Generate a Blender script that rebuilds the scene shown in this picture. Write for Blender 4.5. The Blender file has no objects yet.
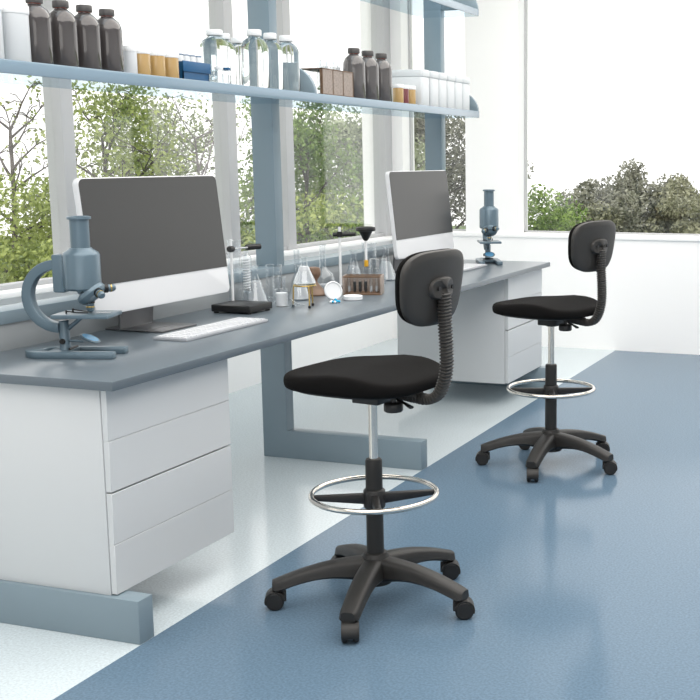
import bpy, bmesh, math, random
import numpy as np
from mathutils import Matrix, Vector

sc = bpy.context.scene
COL = sc.collection
PI = math.pi

# ------------------------------------------------------------------ camera
cam_d = bpy.data.cameras.new('camera')
cam_d.sensor_fit = 'HORIZONTAL'
cam_d.sensor_width = 36.0
cam_d.lens = 59.85
cam_d.shift_x = -0.2357
cam_d.shift_y = -0.0014
cam_d.clip_start = 0.05
cam_d.clip_end = 400
cam = bpy.data.objects.new('camera', cam_d)
COL.objects.link(cam)
Rw = Matrix(((0.94525724, -0.05231438, 0.3221055), (0.32632614, 0.1515372, -0.93303147), (0.0, 0.9870662, 0.16031319)))
cam.matrix_world = Matrix.Translation((0, 0, 1.37)) @ Rw.to_4x4()
sc.camera = cam

# ------------------------------------------------------------------ world, lights, exposure
sc.view_settings.view_transform = 'Standard'
sc.view_settings.look = 'None'
sc.view_settings.exposure = 0.0
sc.view_settings.gamma = 1.0
sc.view_settings.use_curve_mapping = False
wd = bpy.data.worlds.new('overcast_sky')
sc.world = wd
wd.use_nodes = True
bg = wd.node_tree.nodes['Background']
bg.inputs['Color'].default_value = (1.0, 0.985, 0.965, 1)
bg.inputs['Strength'].default_value = 1.7

def area_light(name, loc, rot, sx, sy, power, col=(1, 1, 1)):
    l = bpy.data.lights.new(name, 'AREA')
    l.shape = 'RECTANGLE'; l.size = sx; l.size_y = sy; l.energy = power; l.color = col
    o = bpy.data.objects.new(name, l); COL.objects.link(o)
    o.location = loc; o.rotation_euler = rot
    return o
area_light('ceiling_fill_light', (-0.9, 3.7, 3.13), (0, 0, 0), 4.0, 8.0, 310, (1.0, 0.945, 0.89))  # unseen overhead fill, added to make the room bright
area_light('rear_fill_light', (0.4, -2.3, 1.9), (math.radians(85), 0, 0), 4.5, 2.2, 45, (1.0, 0.945, 0.89))  # added fill behind the camera for camera-facing sides; no window there

# ------------------------------------------------------------------ materials
def lin(c):
    return tuple(((v / 255) / 12.92 if v / 255 <= 0.04045 else ((v / 255 + 0.055) / 1.055) ** 2.4) for v in c) + (1.0,)

def mat(name, rgb, rough=0.5, metal=0.0, spec=0.5, coat=0.0, noise=0.0, nscale=200.0, bump=0.0, bscale=300.0, trans=0.0, ior=1.5):
    m = bpy.data.materials.new(name); m.use_nodes = True
    nt = m.node_tree; b = nt.nodes['Principled BSDF']
    c = lin(rgb)
    b.inputs['Base Color'].default_value = c
    b.inputs['Roughness'].default_value = rough
    b.inputs['Metallic'].default_value = metal
    b.inputs['Specular IOR Level'].default_value = spec
    b.inputs['Coat Weight'].default_value = coat
    b.inputs['Transmission Weight'].default_value = trans
    b.inputs['IOR'].default_value = ior
    if noise or bump:
        tc = nt.nodes.new('ShaderNodeTexCoord')
    if noise:
        n = nt.nodes.new('ShaderNodeTexNoise'); n.inputs['Scale'].default_value = nscale; n.inputs['Detail'].default_value = 3
        r = nt.nodes.new('ShaderNodeValToRGB')
        r.color_ramp.elements[0].position = 0.35; r.color_ramp.elements[1].position = 0.65
        r.color_ramp.elements[0].color = tuple(v * (1 - noise) for v in c[:3]) + (1,)
        r.color_ramp.elements[1].color = tuple(min(1, v * (1 + noise)) for v in c[:3]) + (1,)
        nt.links.new(tc.outputs['Object'], n.inputs['Vector'])
        nt.links.new(n.outputs['Fac'], r.inputs['Fac'])
        nt.links.new(r.outputs['Color'], b.inputs['Base Color'])
    if bump:
        n2 = nt.nodes.new('ShaderNodeTexNoise'); n2.inputs['Scale'].default_value = bscale
        bp = nt.nodes.new('ShaderNodeBump'); bp.inputs['Strength'].default_value = bump; bp.inputs['Distance'].default_value = 0.002
        nt.links.new(tc.outputs['Object'], n2.inputs['Vector'])
        nt.links.new(n2.outputs['Fac'], bp.inputs['Height'])
        nt.links.new(bp.outputs['Normal'], b.inputs['Normal'])
    return m

def glass_mat(name, tint=(1, 1, 1), power=5.0, base=0.04, gain=0.96):
    """thin clear glass: transparent with a Fresnel reflection"""
    m = bpy.data.materials.new(name); m.use_nodes = True
    nt = m.node_tree
    for n in list(nt.nodes): nt.nodes.remove(n)
    out = nt.nodes.new('ShaderNodeOutputMaterial')
    t = nt.nodes.new('ShaderNodeBsdfTransparent'); t.inputs['Color'].default_value = (*tint, 1)
    g = nt.nodes.new('ShaderNodeBsdfGlossy'); g.inputs['Roughness'].default_value = 0.02
    g.inputs['Color'].default_value = (0.95, 0.97, 0.98, 1)
    lw = nt.nodes.new('ShaderNodeLayerWeight'); lw.inputs['Blend'].default_value = 0.5   # facing = 1 - |N.I|, same on both sides
    pw = nt.nodes.new('ShaderNodeMath'); pw.operation = 'POWER'; pw.inputs[1].default_value = power
    ma = nt.nodes.new('ShaderNodeMath'); ma.operation = 'MULTIPLY_ADD'; ma.use_clamp = True
    ma.inputs[1].default_value = gain; ma.inputs[2].default_value = base
    nt.links.new(lw.outputs['Facing'], pw.inputs[0])
    mx = nt.nodes.new('ShaderNodeMixShader')
    nt.links.new(pw.outputs[0], ma.inputs[0])
    nt.links.new(ma.outputs[0], mx.inputs[0])
    nt.links.new(t.outputs[0], mx.inputs[1]); nt.links.new(g.outputs[0], mx.inputs[2])
    nt.links.new(mx.outputs[0], out.inputs['Surface'])
    return m

def leaf_mat(name, c0, c1, scale=1.2):
    m = bpy.data.materials.new(name); m.use_nodes = True
    nt = m.node_tree; b = nt.nodes['Principled BSDF']
    tc = nt.nodes.new('ShaderNodeTexCoord')
    n = nt.nodes.new('ShaderNodeTexNoise'); n.inputs['Scale'].default_value = scale; n.inputs['Detail'].default_value = 8; n.inputs['Roughness'].default_value = 0.75
    r = nt.nodes.new('ShaderNodeValToRGB')
    r.color_ramp.elements[0].position = 0.36; r.color_ramp.elements[1].position = 0.64
    r.color_ramp.elements[0].color = lin(c0); r.color_ramp.elements[1].color = lin(c1)
    nt.links.new(tc.outputs['Object'], n.inputs['Vector'])
    nt.links.new(n.outputs['Fac'], r.inputs['Fac'])
    nt.links.new(r.outputs['Color'], b.inputs['Base Color'])
    b.inputs['Roughness'].default_value = 0.6
    b.inputs['Specular IOR Level'].default_value = 0.2
    return m

M = {}
M['wall'] = mat('white_wall_paint', (249, 249, 249), 0.6)
M['frame'] = mat('white_window_frame', (186, 187, 189), 0.45)
M['ceiling'] = mat('white_ceiling', (248, 248, 248), 0.8)
M['floor_light'] = mat('pale_speckled_vinyl', (198, 209, 214), 0.12, spec=0.4, ior=1.35, noise=0.10, nscale=130)
M['floor_blue'] = mat('blue_speckled_vinyl', (95, 117, 136), 0.14, spec=0.5, ior=1.2, noise=0.13, nscale=130)
M['desk'] = mat('grey_blue_worktop', (95, 105, 113), 0.28, spec=0.5)
M['blue'] = mat('slate_blue_laminate', (125, 142, 152), 0.32)
M['shelf'] = mat('shelf_blue_gloss', (126, 148, 164), 0.16, spec=0.7)
M['panel'] = mat('grey_panel', (150, 155, 158), 0.3)
M['cabinet'] = mat('white_cabinet_lacquer', (203, 206, 208), 0.35)
M['cabinet_gap'] = mat('cabinet_gap', (120, 124, 128), 0.6)
M['plastic'] = mat('black_plastic', (29, 28, 27), 0.5, bump=0.15, bscale=900)
M['plastic2'] = mat('dark_black_plastic', (26, 25, 25), 0.45)
M['shell'] = mat('charcoal_shell_plastic', (46, 44, 42), 0.5, bump=0.12, bscale=900)
M['fabric'] = mat('black_fabric', (13, 12, 12), 0.95, spec=0.15, bump=0.35, bscale=1200)
M['chrome'] = mat('chrome', (225, 220, 212), 0.14, metal=1.0)
M['bellows'] = mat('grey_black_rubber', (50, 48, 46), 0.55)
M['scope'] = mat('slate_blue_enamel', (94, 113, 125), 0.28, metal=0.25)
M['scope_dark'] = mat('scope_black', (18, 19, 20), 0.4)
M['silver'] = mat('silver', (200, 203, 206), 0.22, metal=0.9)
M['lens'] = mat('blue_lens', (110, 175, 220), 0.08)
M['screen'] = mat('dark_matt_screen', (46, 46, 46), 0.32, spec=0.5)
M['monitor'] = mat('white_monitor_case', (216, 218, 221), 0.3)
M['stand'] = mat('grey_metal_stand', (110, 110, 112), 0.35, metal=0.6)
M['key'] = mat('white_keys', (206, 209, 213), 0.4)
M['keybase'] = mat('keyboard_base', (158, 162, 168), 0.4)
M['glass'] = glass_mat('clear_lab_glass', (0.91, 0.925, 0.935), 2.2, 0.06, 0.85)
M['pane'] = glass_mat('window_glass', (0.98, 0.985, 0.985), 5.0, 0.035, 0.9)
M['shelfglass'] = glass_mat('tinted_shelf_glass', (0.80, 0.86, 0.90), 5.0, 0.02, 0.15)
M['bottleglass'] = mat('clear_bottle_liquid', (250, 252, 252), 0.02, trans=1.0, ior=1.33)
M['liquid'] = glass_mat('cloudy_clear_liquid', (0.84, 0.86, 0.88), 1.5, 0.10, 0.6)
_n = M['liquid'].node_tree
_d = _n.nodes.new('ShaderNodeBsdfDiffuse'); _d.inputs['Color'].default_value = (0.86, 0.88, 0.9, 1)
_x = _n.nodes.new('ShaderNodeMixShader'); _x.inputs[0].default_value = 0.38
_o = [q for q in _n.nodes if q.type == 'OUTPUT_MATERIAL'][0]
_p = _o.inputs['Surface'].links[0].from_socket
_n.links.new(_p, _x.inputs[1]); _n.links.new(_d.outputs[0], _x.inputs[2]); _n.links.new(_x.outputs[0], _o.inputs['Surface'])
M['powder'] = mat('white_powder', (240, 242, 244), 0.7)
M['amber'] = mat('dark_amber_glass', (70, 66, 66), 0.07, coat=0.6)
M['amber_neck'] = mat('red_amber_glass_neck', (150, 62, 42), 0.1)
M['amber_grey'] = mat('smoky_dark_glass', (84, 81, 81), 0.07, coat=0.6)
M['capdark'] = mat('dark_grey_cap', (70, 68, 68), 0.5)
M['capwhite'] = mat('white_cap', (228, 230, 232), 0.4)
M['vial'] = mat('amber_vial', (184, 152, 100), 0.12, coat=0.4)
M['vial_red'] = mat('dark_red_vial', (120, 62, 66), 0.12, coat=0.4)
M['bluebox'] = mat('blue_box', (14, 80, 124), 0.45)
M['whitebox'] = mat('white_plastic_container', (208, 212, 215), 0.35)
M['greybox'] = mat('grey_white_jar', (206, 210, 214), 0.35)
M['wood'] = mat('brown_wood', (104, 80, 60), 0.5, noise=0.25, nscale=40)
M['woodpanel'] = mat('grey_brown_wood_panel', (150, 138, 130), 0.6, noise=0.22, nscale=120)
M['brown'] = mat('brown_ceramic', (110, 86, 68), 0.45, noise=0.15, nscale=40)
M['gold'] = mat('brass', (180, 156, 98), 0.25, metal=0.9)
M['black'] = mat('black_enamel', (22, 22, 23), 0.4)
M['cyan'] = mat('cyan_beads', (20, 168, 214), 0.2)
M['orange'] = mat('orange_tip', (206, 158, 40), 0.3)
M['whitegloss'] = mat('white_porcelain', (226, 229, 232), 0.12)
M['bark'] = mat('dark_bark', (92, 84, 80), 0.9, noise=0.3, nscale=8)
M['bark_pale'] = mat('pale_grey_bark', (140, 132, 136), 0.9, noise=0.3, nscale=8)
M['leaf_yellow'] = leaf_mat('yellow_green_leaves', (110, 128, 60), (196, 206, 128))
M['leaf_green'] = leaf_mat('mid_green_leaves', (80, 110, 50), (160, 184, 98))
M['leaf_pale'] = leaf_mat('pale_grey_green_leaves', (130, 142, 108), (194, 202, 168))
M['leaf_olive'] = leaf_mat('dull_olive_leaves', (116, 118, 92), (184, 184, 156))
M['leaf_dark'] = leaf_mat('dark_grey_green_leaves', (104, 106, 90), (168, 168, 150))
M['grass'] = mat('grass', (96, 116, 66), 0.9, noise=0.3, nscale=1.0)

# ------------------------------------------------------------------ mesh builder
class MB:
    def __init__(s): s.v = []; s.f = []; s.m = []
    def add(s, vs, fs, mi=0, T=None):
        o = len(s.v)
        for p in vs:
            p = Vector(p)
            if T is not None: p = T @ p
            s.v.append(p)
        for f in fs:
            s.f.append([i + o for i in f]); s.m.append(mi)
        return s
    def box(s, x0, x1, y0, y1, z0, z1, mi=0, T=None):
        vs = [(x0, y0, z0), (x1, y0, z0), (x1, y1, z0), (x0, y1, z0), (x0, y0, z1), (x1, y0, z1), (x1, y1, z1), (x0, y1, z1)]
        return s.add(vs, [(0, 3, 2, 1), (4, 5, 6, 7), (0, 1, 5, 4), (1, 2, 6, 5), (2, 3, 7, 6), (3, 0, 4, 7)], mi, T)
    def lathe(s, prof, seg=24, mi=0, T=None):
        vs = []; fs = []; n = len(prof)
        for r, z in prof:
            for k in range(seg):
                a = 2 * PI * k / seg
                vs.append((r * math.cos(a), r * math.sin(a), z))
        for i in range(n - 1):
            for k in range(seg):
                k2 = (k + 1) % seg
                fs.append((i * seg + k, i * seg + k2, (i + 1) * seg + k2, (i + 1) * seg + k))
        if prof[0][0] > 1e-5: fs.append(tuple(reversed(range(seg))))
        if prof[-1][0] > 1e-5: fs.append(tuple(range((n - 1) * seg, n * seg)))
        return s.add(vs, fs, mi, T)
    def shell(s, prof, seg=24, mi=0, T=None):
        """open lathe, no caps"""
        k0 = len(s.f); s.lathe(prof, seg, mi, T)
        while len(s.f) > k0 and len(s.f[-1]) == seg and seg > 4: s.f.pop(); s.m.pop()
        return s
    def cyl(s, r, z0, z1, seg=24, mi=0, T=None): return s.lathe([(r, z0), (r, z1)], seg, mi, T)
    def tube(s, pts, rad, seg=10, mi=0, T=None, closed=False, flat=1.0):
        pts = [Vector(p) for p in pts]; n = len(pts)
        rads = rad if isinstance(rad, (list, tuple)) else [rad] * n
        vs = []; fs = []; up = None
        for i, p in enumerate(pts):
            if closed: t = pts[(i + 1) % n] - pts[i - 1]
            else: t = pts[min(i + 1, n - 1)] - pts[max(i - 1, 0)]
            t.normalize()
            if up is None:
                ref = Vector((0, 0, 1)) if abs(t.z) < 0.9 else Vector((0, 1, 0))
                up = (ref - t * ref.dot(t)).normalized()
            else:
                up = (up - t * up.dot(t)).normalized()
            sd = t.cross(up)
            for k in range(seg):
                a = 2 * PI * k / seg
                vs.append(p + (up * math.cos(a) * flat + sd * math.sin(a)) * rads[i])
        m = n if closed else n - 1
        for i in range(m):
            for k in range(seg):
                j = (i + 1) % n; k2 = (k + 1) % seg
                fs.append((i * seg + k, j * seg + k, j * seg + k2, i * seg + k2))
        if not closed:
            fs.append(tuple(range(seg))); fs.append(tuple(reversed(range((n - 1) * seg, n * seg))))
        return s.add(vs, fs, mi, T)
    def prism(s, poly, h0, h1, mi=0, T=None):
        """polygon in local XY extruded along Z"""
        n = len(poly)
        vs = [(x, y, h0) for x, y in poly] + [(x, y, h1) for x, y in poly]
        fs = [tuple(reversed(range(n))), tuple(range(n, 2 * n))] + [(i, (i + 1) % n, n + (i + 1) % n, n + i) for i in range(n)]
        return s.add(vs, fs, mi, T)
    def sections(s, secs, mi=0, T=None):
        """loft a list of equal length rings"""
        n = len(secs[0]); vs = [p for r in secs for p in r]; fs = []
        for i in range(len(secs) - 1):
            for k in range(n):
                k2 = (k + 1) % n
                fs.append((i * n + k, i * n + k2, (i + 1) * n + k2, (i + 1) * n + k))
        fs.append(tuple(reversed(range(n)))); fs.append(tuple(range((len(secs) - 1) * n, len(secs) * n)))
        return s.add(vs, fs, mi, T)
    def build(s, name, mats, parent=None, bevel=0.0, smooth=True, sub=0, bseg=2):
        bm = bmesh.new()
        vs = [bm.verts.new(p) for p in s.v]
        for f, mi in zip(s.f, s.m):
            try:
                fc = bm.faces.new([vs[i] for i in f]); fc.material_index = mi
            except ValueError: pass
        bmesh.ops.recalc_face_normals(bm, faces=bm.faces)
        if bevel:
            ed = [e for e in bm.edges if len(e.link_faces) == 2 and e.calc_face_angle(0) > 0.6]
            bmesh.ops.bevel(bm, geom=ed, offset=bevel, segments=bseg, affect='EDGES', profile=0.5, clamp_overlap=True)
        for f in bm.faces: f.smooth = smooth
        if smooth:
            for e in bm.edges:
                if len(e.link_faces) == 2 and e.calc_face_angle(0) > 0.7: e.smooth = False
        me = bpy.data.meshes.new(name); bm.to_mesh(me); bm.free()
        if not isinstance(mats, (list, tuple)): mats = [mats]
        for m in mats: me.materials.append(m)
        o = bpy.data.objects.new(name, me); COL.objects.link(o)
        if parent is not None: o.parent = parent
        if sub:
            md = o.modifiers.new('subdivision', 'SUBSURF'); md.levels = sub; md.render_levels = sub
        return o

def tag(o, label=None, cat=None, group=None, kind=None):
    if label: o['label'] = label
    if cat: o['category'] = cat
    if group: o['group'] = group
    if kind: o['kind'] = kind
    return o

def thing(name, label, cat, loc=(0, 0, 0), rz=0.0, group=None):
    o = bpy.data.objects.new(name, None); COL.objects.link(o)
    o.empty_display_size = 0.1
    o.location = loc; o.rotation_euler = (0, 0, rz)
    return tag(o, label, cat, group)

def struct(name, mb, mats, bevel=0.0, parent=None):
    o = mb.build(name, mats, parent, bevel)
    if parent is None: o['kind'] = 'structure'
    return o

def copy_tree(o, parent=None):
    c = o.copy(); COL.objects.link(c)
    if parent is not None: c.parent = parent
    for ch in list(o.children): copy_tree(ch, c)
    return c

def Rx(a): return Matrix.Rotation(a, 4, 'X')
def Ry(a): return Matrix.Rotation(a, 4, 'Y')
def Rz(a): return Matrix.Rotation(a, 4, 'Z')
def Tr(x, y, z): return Matrix.Translation((x, y, z))

# ================================================================== SETTING
XL = -3.80       # inner face of the window wall
YF = 8.157       # inner face of the far wall
XR, YB, ZC = 3.2, -2.6, 3.25
SILL = 0.836
m = MB()
m.add([(XL - .2, YB, 0), (-2.041, YB, 0), (-2.041, YF + .3, 0), (XL - .2, YF + .3, 0)], [(0, 1, 2, 3)], 0)
m.add([(-2.041, YB, 0), (XR, YB, 0), (XR, YF + .3, 0), (-2.041, YF + .3, 0)], [(0, 1, 2, 3)], 1)
m.box(XL - .25, XR + .2, YB - .2, YF + .3, -0.25, -0.002, 0)
struct('floor', m, [M['floor_light'], M['floor_blue']])
struct('ceiling', MB().box(XL - .25, XR + .2, YB - .2, YF + .3, ZC, ZC + .2), M['ceiling'])
# window wall: low part under the sill, strip above
m = MB().box(XL - .25, XL - .02, YB, YF, 0, 0.78)
m.box(XL - .25, XL, YB, YF, 3.0, ZC)
m.box(XL - .25, XL, YB, 0.2, 0.78, 3.0)
struct('wall_left', m, M['wall'])
struct('trim_1', MB().box(XL - .22, XL + .07, 0.2, YF, 0.775, 0.800), M['wall'], 0.004)   # sill board
fr = MB().box(XL - .08, XL - .02, 0.2, YF, 0.800, 0.822)                                 # lower window rail
fr.box(XL - .08, XL - .02, 0.2, YF, 2.97, 3.0)
struct('trim_2', fr, M['frame'], 0.004)
mull = [(0.55, 0.635), (1.15, 1.245), (2.6, 2.685), (3.10, 3.185), (4.535, 4.618), (5.925, 6.018), (6.585, 6.678), (8.03, 8.157)]
k = 3
for a, b in mull:
    struct('trim_%d' % k, MB().box(XL - .10, XL, a, b, 0.800, 3.0), M['frame'], 0.004); k += 1
edges = [0.2] + [v for ab in mull for v in ab]
wn = 1
for i in range(0, len(edges) - 1, 2):
    a, b = edges[i], edges[i + 1]
    struct('window_%d' % wn, MB().box(XL - .053, XL - .047, a, b, 0.822, 2.97), M['pane']); wn += 1
# far wall with its two openings
m = MB().box(XL - .25, XR, YF, YF + .22, 0, SILL - 0.03)
m.box(XL - .25, XR, YF, YF + .22, 3.0, ZC)
m.box(-3.205, -2.79, YF, YF + .22, SILL - .03, 3.0)
m.box(XL - .25, -3.715, YF, YF + .22, SILL - .03, 3.0)
m.box(2.6, XR, YF, YF + .22, SILL - .03, 3.0)
struct('wall_far', m, M['wall'])
struct('trim_%d' % k, MB().box(-3.80, 2.6, YF - .012, YF + .22, SILL - .03, SILL), M['wall'], 0.003); k += 1
for a, b in ((-3.715, -3.205), (-2.79, 2.6)):
    f = MB().box(a, b, YF + .13, YF + .17, SILL, SILL + .012)
    f.box(a, a + .012, YF + .13, YF + .17, SILL, 3.0); f.box(b - .012, b, YF + .13, YF + .17, SILL, 3.0)
    struct('trim_%d' % k, f, M['frame']); k += 1
    struct('window_%d' % wn, MB().box(a, b, YF + .147, YF + .153, SILL, 3.0), M['pane']); wn += 1
# walls behind and beside the camera
struct('wall_right', MB().box(XR, XR + .2, YB, YF + .22, 0, ZC), M['wall'])
struct('wall_near', MB().box(XL - .25, XR, YB - .2, YB, 0, ZC), M['wall'])

# ================================================================== OUTDOORS
m = MB().box(-60, 60, -20, 90, -4.3, -4.0)
o = struct('lawn', m, M['grass'])

def leaves(name, blobs, n, size, material, parent, seed):
    """blobs: (x,y,z, rx,ry,rz, weight)"""
    rg = np.random.default_rng(seed)
    w = np.array([b[6] for b in blobs], float); w /= w.sum()
    idx = rg.choice(len(blobs), n, p=w)
    B = np.array([b[:6] for b in blobs], float)[idx]
    d = rg.normal(size=(n, 3)); d /= np.linalg.norm(d, axis=1)[:, None]
    rr = rg.random(n) ** 0.45
    c = B[:, :3] + d * B[:, 3:6] * rr[:, None]
    # clump towards random twig centres
    a = rg.normal(size=(n, 3)); a /= np.linalg.norm(a, axis=1)[:, None]
    b = np.cross(a, rg.normal(size=(n, 3))); b /= np.linalg.norm(b, axis=1)[:, None]
    s = size * (0.6 + 0.8 * rg.random(n))[:, None]
    V = np.stack([c - a * s, c + b * s * 0.55, c + a * s, c - b * s * 0.55], 1).reshape(-1, 3)
    F = np.arange(4 * n).reshape(-1, 4)
    me = bpy.data.meshes.new(name)
    me.vertices.add(4 * n); me.vertices.foreach_set('co', V.astype(np.float32).ravel())
    me.loops.add(4 * n); me.loops.foreach_set('vertex_index', F.astype(np.int32).ravel())
    me.polygons.add(n); me.polygons.foreach_set('loop_start', (np.arange(n) * 4).astype(np.int32))
    me.update(); me.validate()
    me.materials.append(material)
    o = bpy.data.objects.new(name, me); COL.objects.link(o); o.parent = parent
    return o

def tree(name, label, x, y, top, spread, leafm, barkm, n, size, seed, trunk_r=0.10, base=-4.0, low=-2.0, clump=0.38, nb=26, group=None, cat='tree'):
    rnd = random.Random(seed)
    t = thing(name, label, cat, (x, y, base), 0, group)
    H = top - base
    tr = MB(); tips = []
    pts = []; px = py = 0
    for i in range(9):
        f = i / 8
        pts.append((px, py, H * 0.92 * f)); px += rnd.uniform(-.08, .08); py += rnd.uniform(-.08, .08)
    tr.tube(pts, [trunk_r * (1 - .85 * i / 8) for i in range(9)], 7)
    L0 = (low - base) / H
    for b in range(nb):
        f = L0 + (0.95 - L0) * (b + .5) / nb
        i = min(7, int(f / .92 * 8)); p0 = Vector(pts[i]).lerp(Vector(pts[i + 1]), min(1, f / .92 * 8 - i))
        az = rnd.uniform(0, 2 * PI); ln = spread * (0.55 + .6 * rnd.random()) * (1.0 - 0.55 * max(0, (f - .55) / .45))
        el = rnd.uniform(.25, .95)
        d = Vector((math.cos(az) * math.cos(el), math.sin(az) * math.cos(el), math.sin(el)))
        q = [p0]; r0 = trunk_r * (1 - .8 * f) * .55
        for s in range(4):
            d = (d + Vector((rnd.uniform(-.25, .25), rnd.uniform(-.25, .25), rnd.uniform(-.1, .22)))).normalized()
            q.append(q[-1] + d * ln / 4)
        for p in q[1:]: p.z = min(p.z, H)
        tr.tube(q, [max(.006, r0 * (1 - .2 * s)) for s in range(5)], 5)
        for s in (2, 3, 4):
            tips.append(q[s])
            for w in range(2):
                e = q[s] + Vector((rnd.uniform(-1, 1), rnd.uniform(-1, 1), rnd.uniform(-.2, .9))) * ln * .3
                e.z = min(e.z, H)
                tr.tube([q[s], q[s].lerp(e, .5) + Vector((0, 0, .03)), e], [max(.005, r0 * .3), .006, .004], 4)
                tips.append(e)
    tr.build('trunk', barkm, t)
    if n:
        bl = [(p.x, p.y, p.z, clump * rnd.uniform(.5, 1.1), clump * rnd.uniform(.5, 1.1), clump * rnd.uniform(.35, .8), rnd.uniform(.2, 1)) for p in tips]
        leaves('foliage', bl, n, size, leafm, t, seed)
    return t

def shrub(name, label, x, y, top, rx, ry, leafm, n, size, seed, base=-4.0, group=None, cat='shrub'):
    rnd = random.Random(seed)
    t = thing(name, label, cat, (x, y, base), 0, group)
    H = top - base; bl = []; st = MB()
    for i in range(70):
        a = rnd.uniform(0, 2 * PI); r = math.sqrt(rnd.random())
        dx, dy = math.cos(a) * r * rx, math.sin(a) * r * ry
        z = H * rnd.uniform(.30, 1.0) * (1 - .25 * r * r) - .15
        bl.append((dx, dy, z, rnd.uniform(.3, .55), rnd.uniform(.3, .55), rnd.uniform(.22, .4), 1))
        if i < 14: st.tube([(dx * .15, dy * .15, 0), (dx * .6, dy * .6, z * .55), (dx, dy, z)], [.04, .025, .01], 5)
    st.build('stems', M['bark'], t)
    leaves('foliage', bl, n, size, leafm, t, seed)
    return t

def at_dir(c, D): return (c[0] * D / 16, c[1] * D / 16)
TREES = [
 # name, label, direction (16 m), distance, top, spread, leaf, bark, leaf count, leaf size, trunk, low, clump
 ('bare_tree', 'bare dark tree with thin forking branches in leftmost window', (-10.78, 11.83), 13.5, 2.18, 1.3, 'leaf_yellow', 'bark', 500, .028, .10, -1.0, .3),
 ('leafy_tree', 'dark forked tree with yellow green leaves above left monitor', (-9.85, 12.61), 14.5, 2.14, 1.7, 'leaf_yellow', 'bark', 8500, .028, .10, -.8, .42),
 ('twiggy_tree', 'pale bare tree of thin twigs at right edge of window above left monitor', (-8.95, 13.26), 15.5, 2.12, 1.3, 'leaf_pale', 'bark_pale', 1300, .028, .08, -1.0, .3),
 ('sparse_tree', 'pale leafy tree between the two trees above the left monitor', (-9.35, 12.98), 19.0, 2.10, 1.7, 'leaf_pale', 'bark_pale', 9000, .032, .08, -1.0, .5),
 ('green_tree', 'bushy green tree just right of the middle blue post', (-7.83, 13.95), 14.0, 2.02, 1.2, 'leaf_green', 'bark', 16000, .028, .09, -1.4, .42),
 ('pale_tree', 'pale grey green tree in the middle window behind the test tube rack', (-7.25, 14.26), 18.0, 2.06, 1.7, 'leaf_pale', 'bark_pale', 30000, .032, .10, -1.6, .45),
 ('dark_tree', 'dull olive tree behind the right monitor and blue post', (-6.28, 14.71), 19.0, 2.10, 1.5, 'leaf_dark', 'bark', 24000, .034, .10, -1.6, .45),
]
for i, (nm, lb, c, D, top, spr, lf, bk, n, sz, trr, low, cl) in enumerate(TREES):
    x, y = at_dir(c, D)
    tree(nm, lb, x, y, top, spr, M[lf], M[bk], n, sz, 100 + i, trr, low=low, clump=cl)
SHRUBS = [
 ('yellow_shrub', 'bright yellow green shrub filling bottom of leftmost window', (-10.55, 12.03), 12.5, 1.30, 1.5, 1.0, 'leaf_yellow', 60000, .026),
 ('tall_shrub', 'tall green shrub behind the left monitor', (-9.75, 12.7), 16.5, 1.15, 2.0, 1.2, 'leaf_yellow', 55000, .032),
 ('green_shrub', 'green shrub seen low between window mullion and middle blue post', (-8.62, 13.48), 14.0, .95, 1.2, .9, 'leaf_yellow', 36000, .028),
 ('round_shrub', 'round green shrub low in middle window above the retort clamp', (-7.72, 14.02), 13.0, 1.05, 1.25, .9, 'leaf_yellow', 45000, .026),
 ('wide_shrub', 'pale green shrub at lower right of middle window', (-7.0, 14.39), 15.0, 1.0, 1.5, .9, 'leaf_pale', 45000, .03),
 ('low_shrub', 'low green shrub behind the right monitor', (-6.2, 14.75), 17.0, .6, 1.5, .9, 'leaf_yellow', 35000, .032),
]
for i, (nm, lb, c, D, top, rx, ry, lf, n, sz) in enumerate(SHRUBS):
    x, y = at_dir(c, D)
    shrub(nm, lb, x, y, top, rx, ry, M[lf], n, sz, 300 + i)
FAR = [
 ('leafy_shrub', 'light green sparse shrub at left edge of far window', (-4.95, 15.21), 19, 1.20, .9, .9, 'leaf_green', 26000, .034),
 ('olive_shrub', 'low olive shrub in far window left of the right chair', (-4.45, 15.37), 21, .85, 1.3, .9, 'leaf_olive', 46000, .038),
 ('rounded_tree', 'round dark olive tree in far window directly behind right chair', (-4.0, 15.49), 22, 1.22, 1.35, 1.0, 'leaf_dark', 64000, .038),
 ('taller_tree', 'tallest dark olive tree in far window right of the right chair', (-3.45, 15.62), 23, 1.48, 1.2, 1.0, 'leaf_dark', 64000, .038),
 ('edge_tree', 'dark olive tree at right edge of far window', (-2.85, 15.74), 22, 1.30, 1.3, 1.0, 'leaf_olive', 62000, .038),
]
for i, (nm, lb, c, D, top, rx, ry, lf, n, sz) in enumerate(FAR):
    x, y = at_dir(c, D)
    shrub(nm, lb, x, y, top, rx, ry, M[lf], n, sz, 400 + i, cat='tree' if 'tree' in nm else 'shrub')

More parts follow.
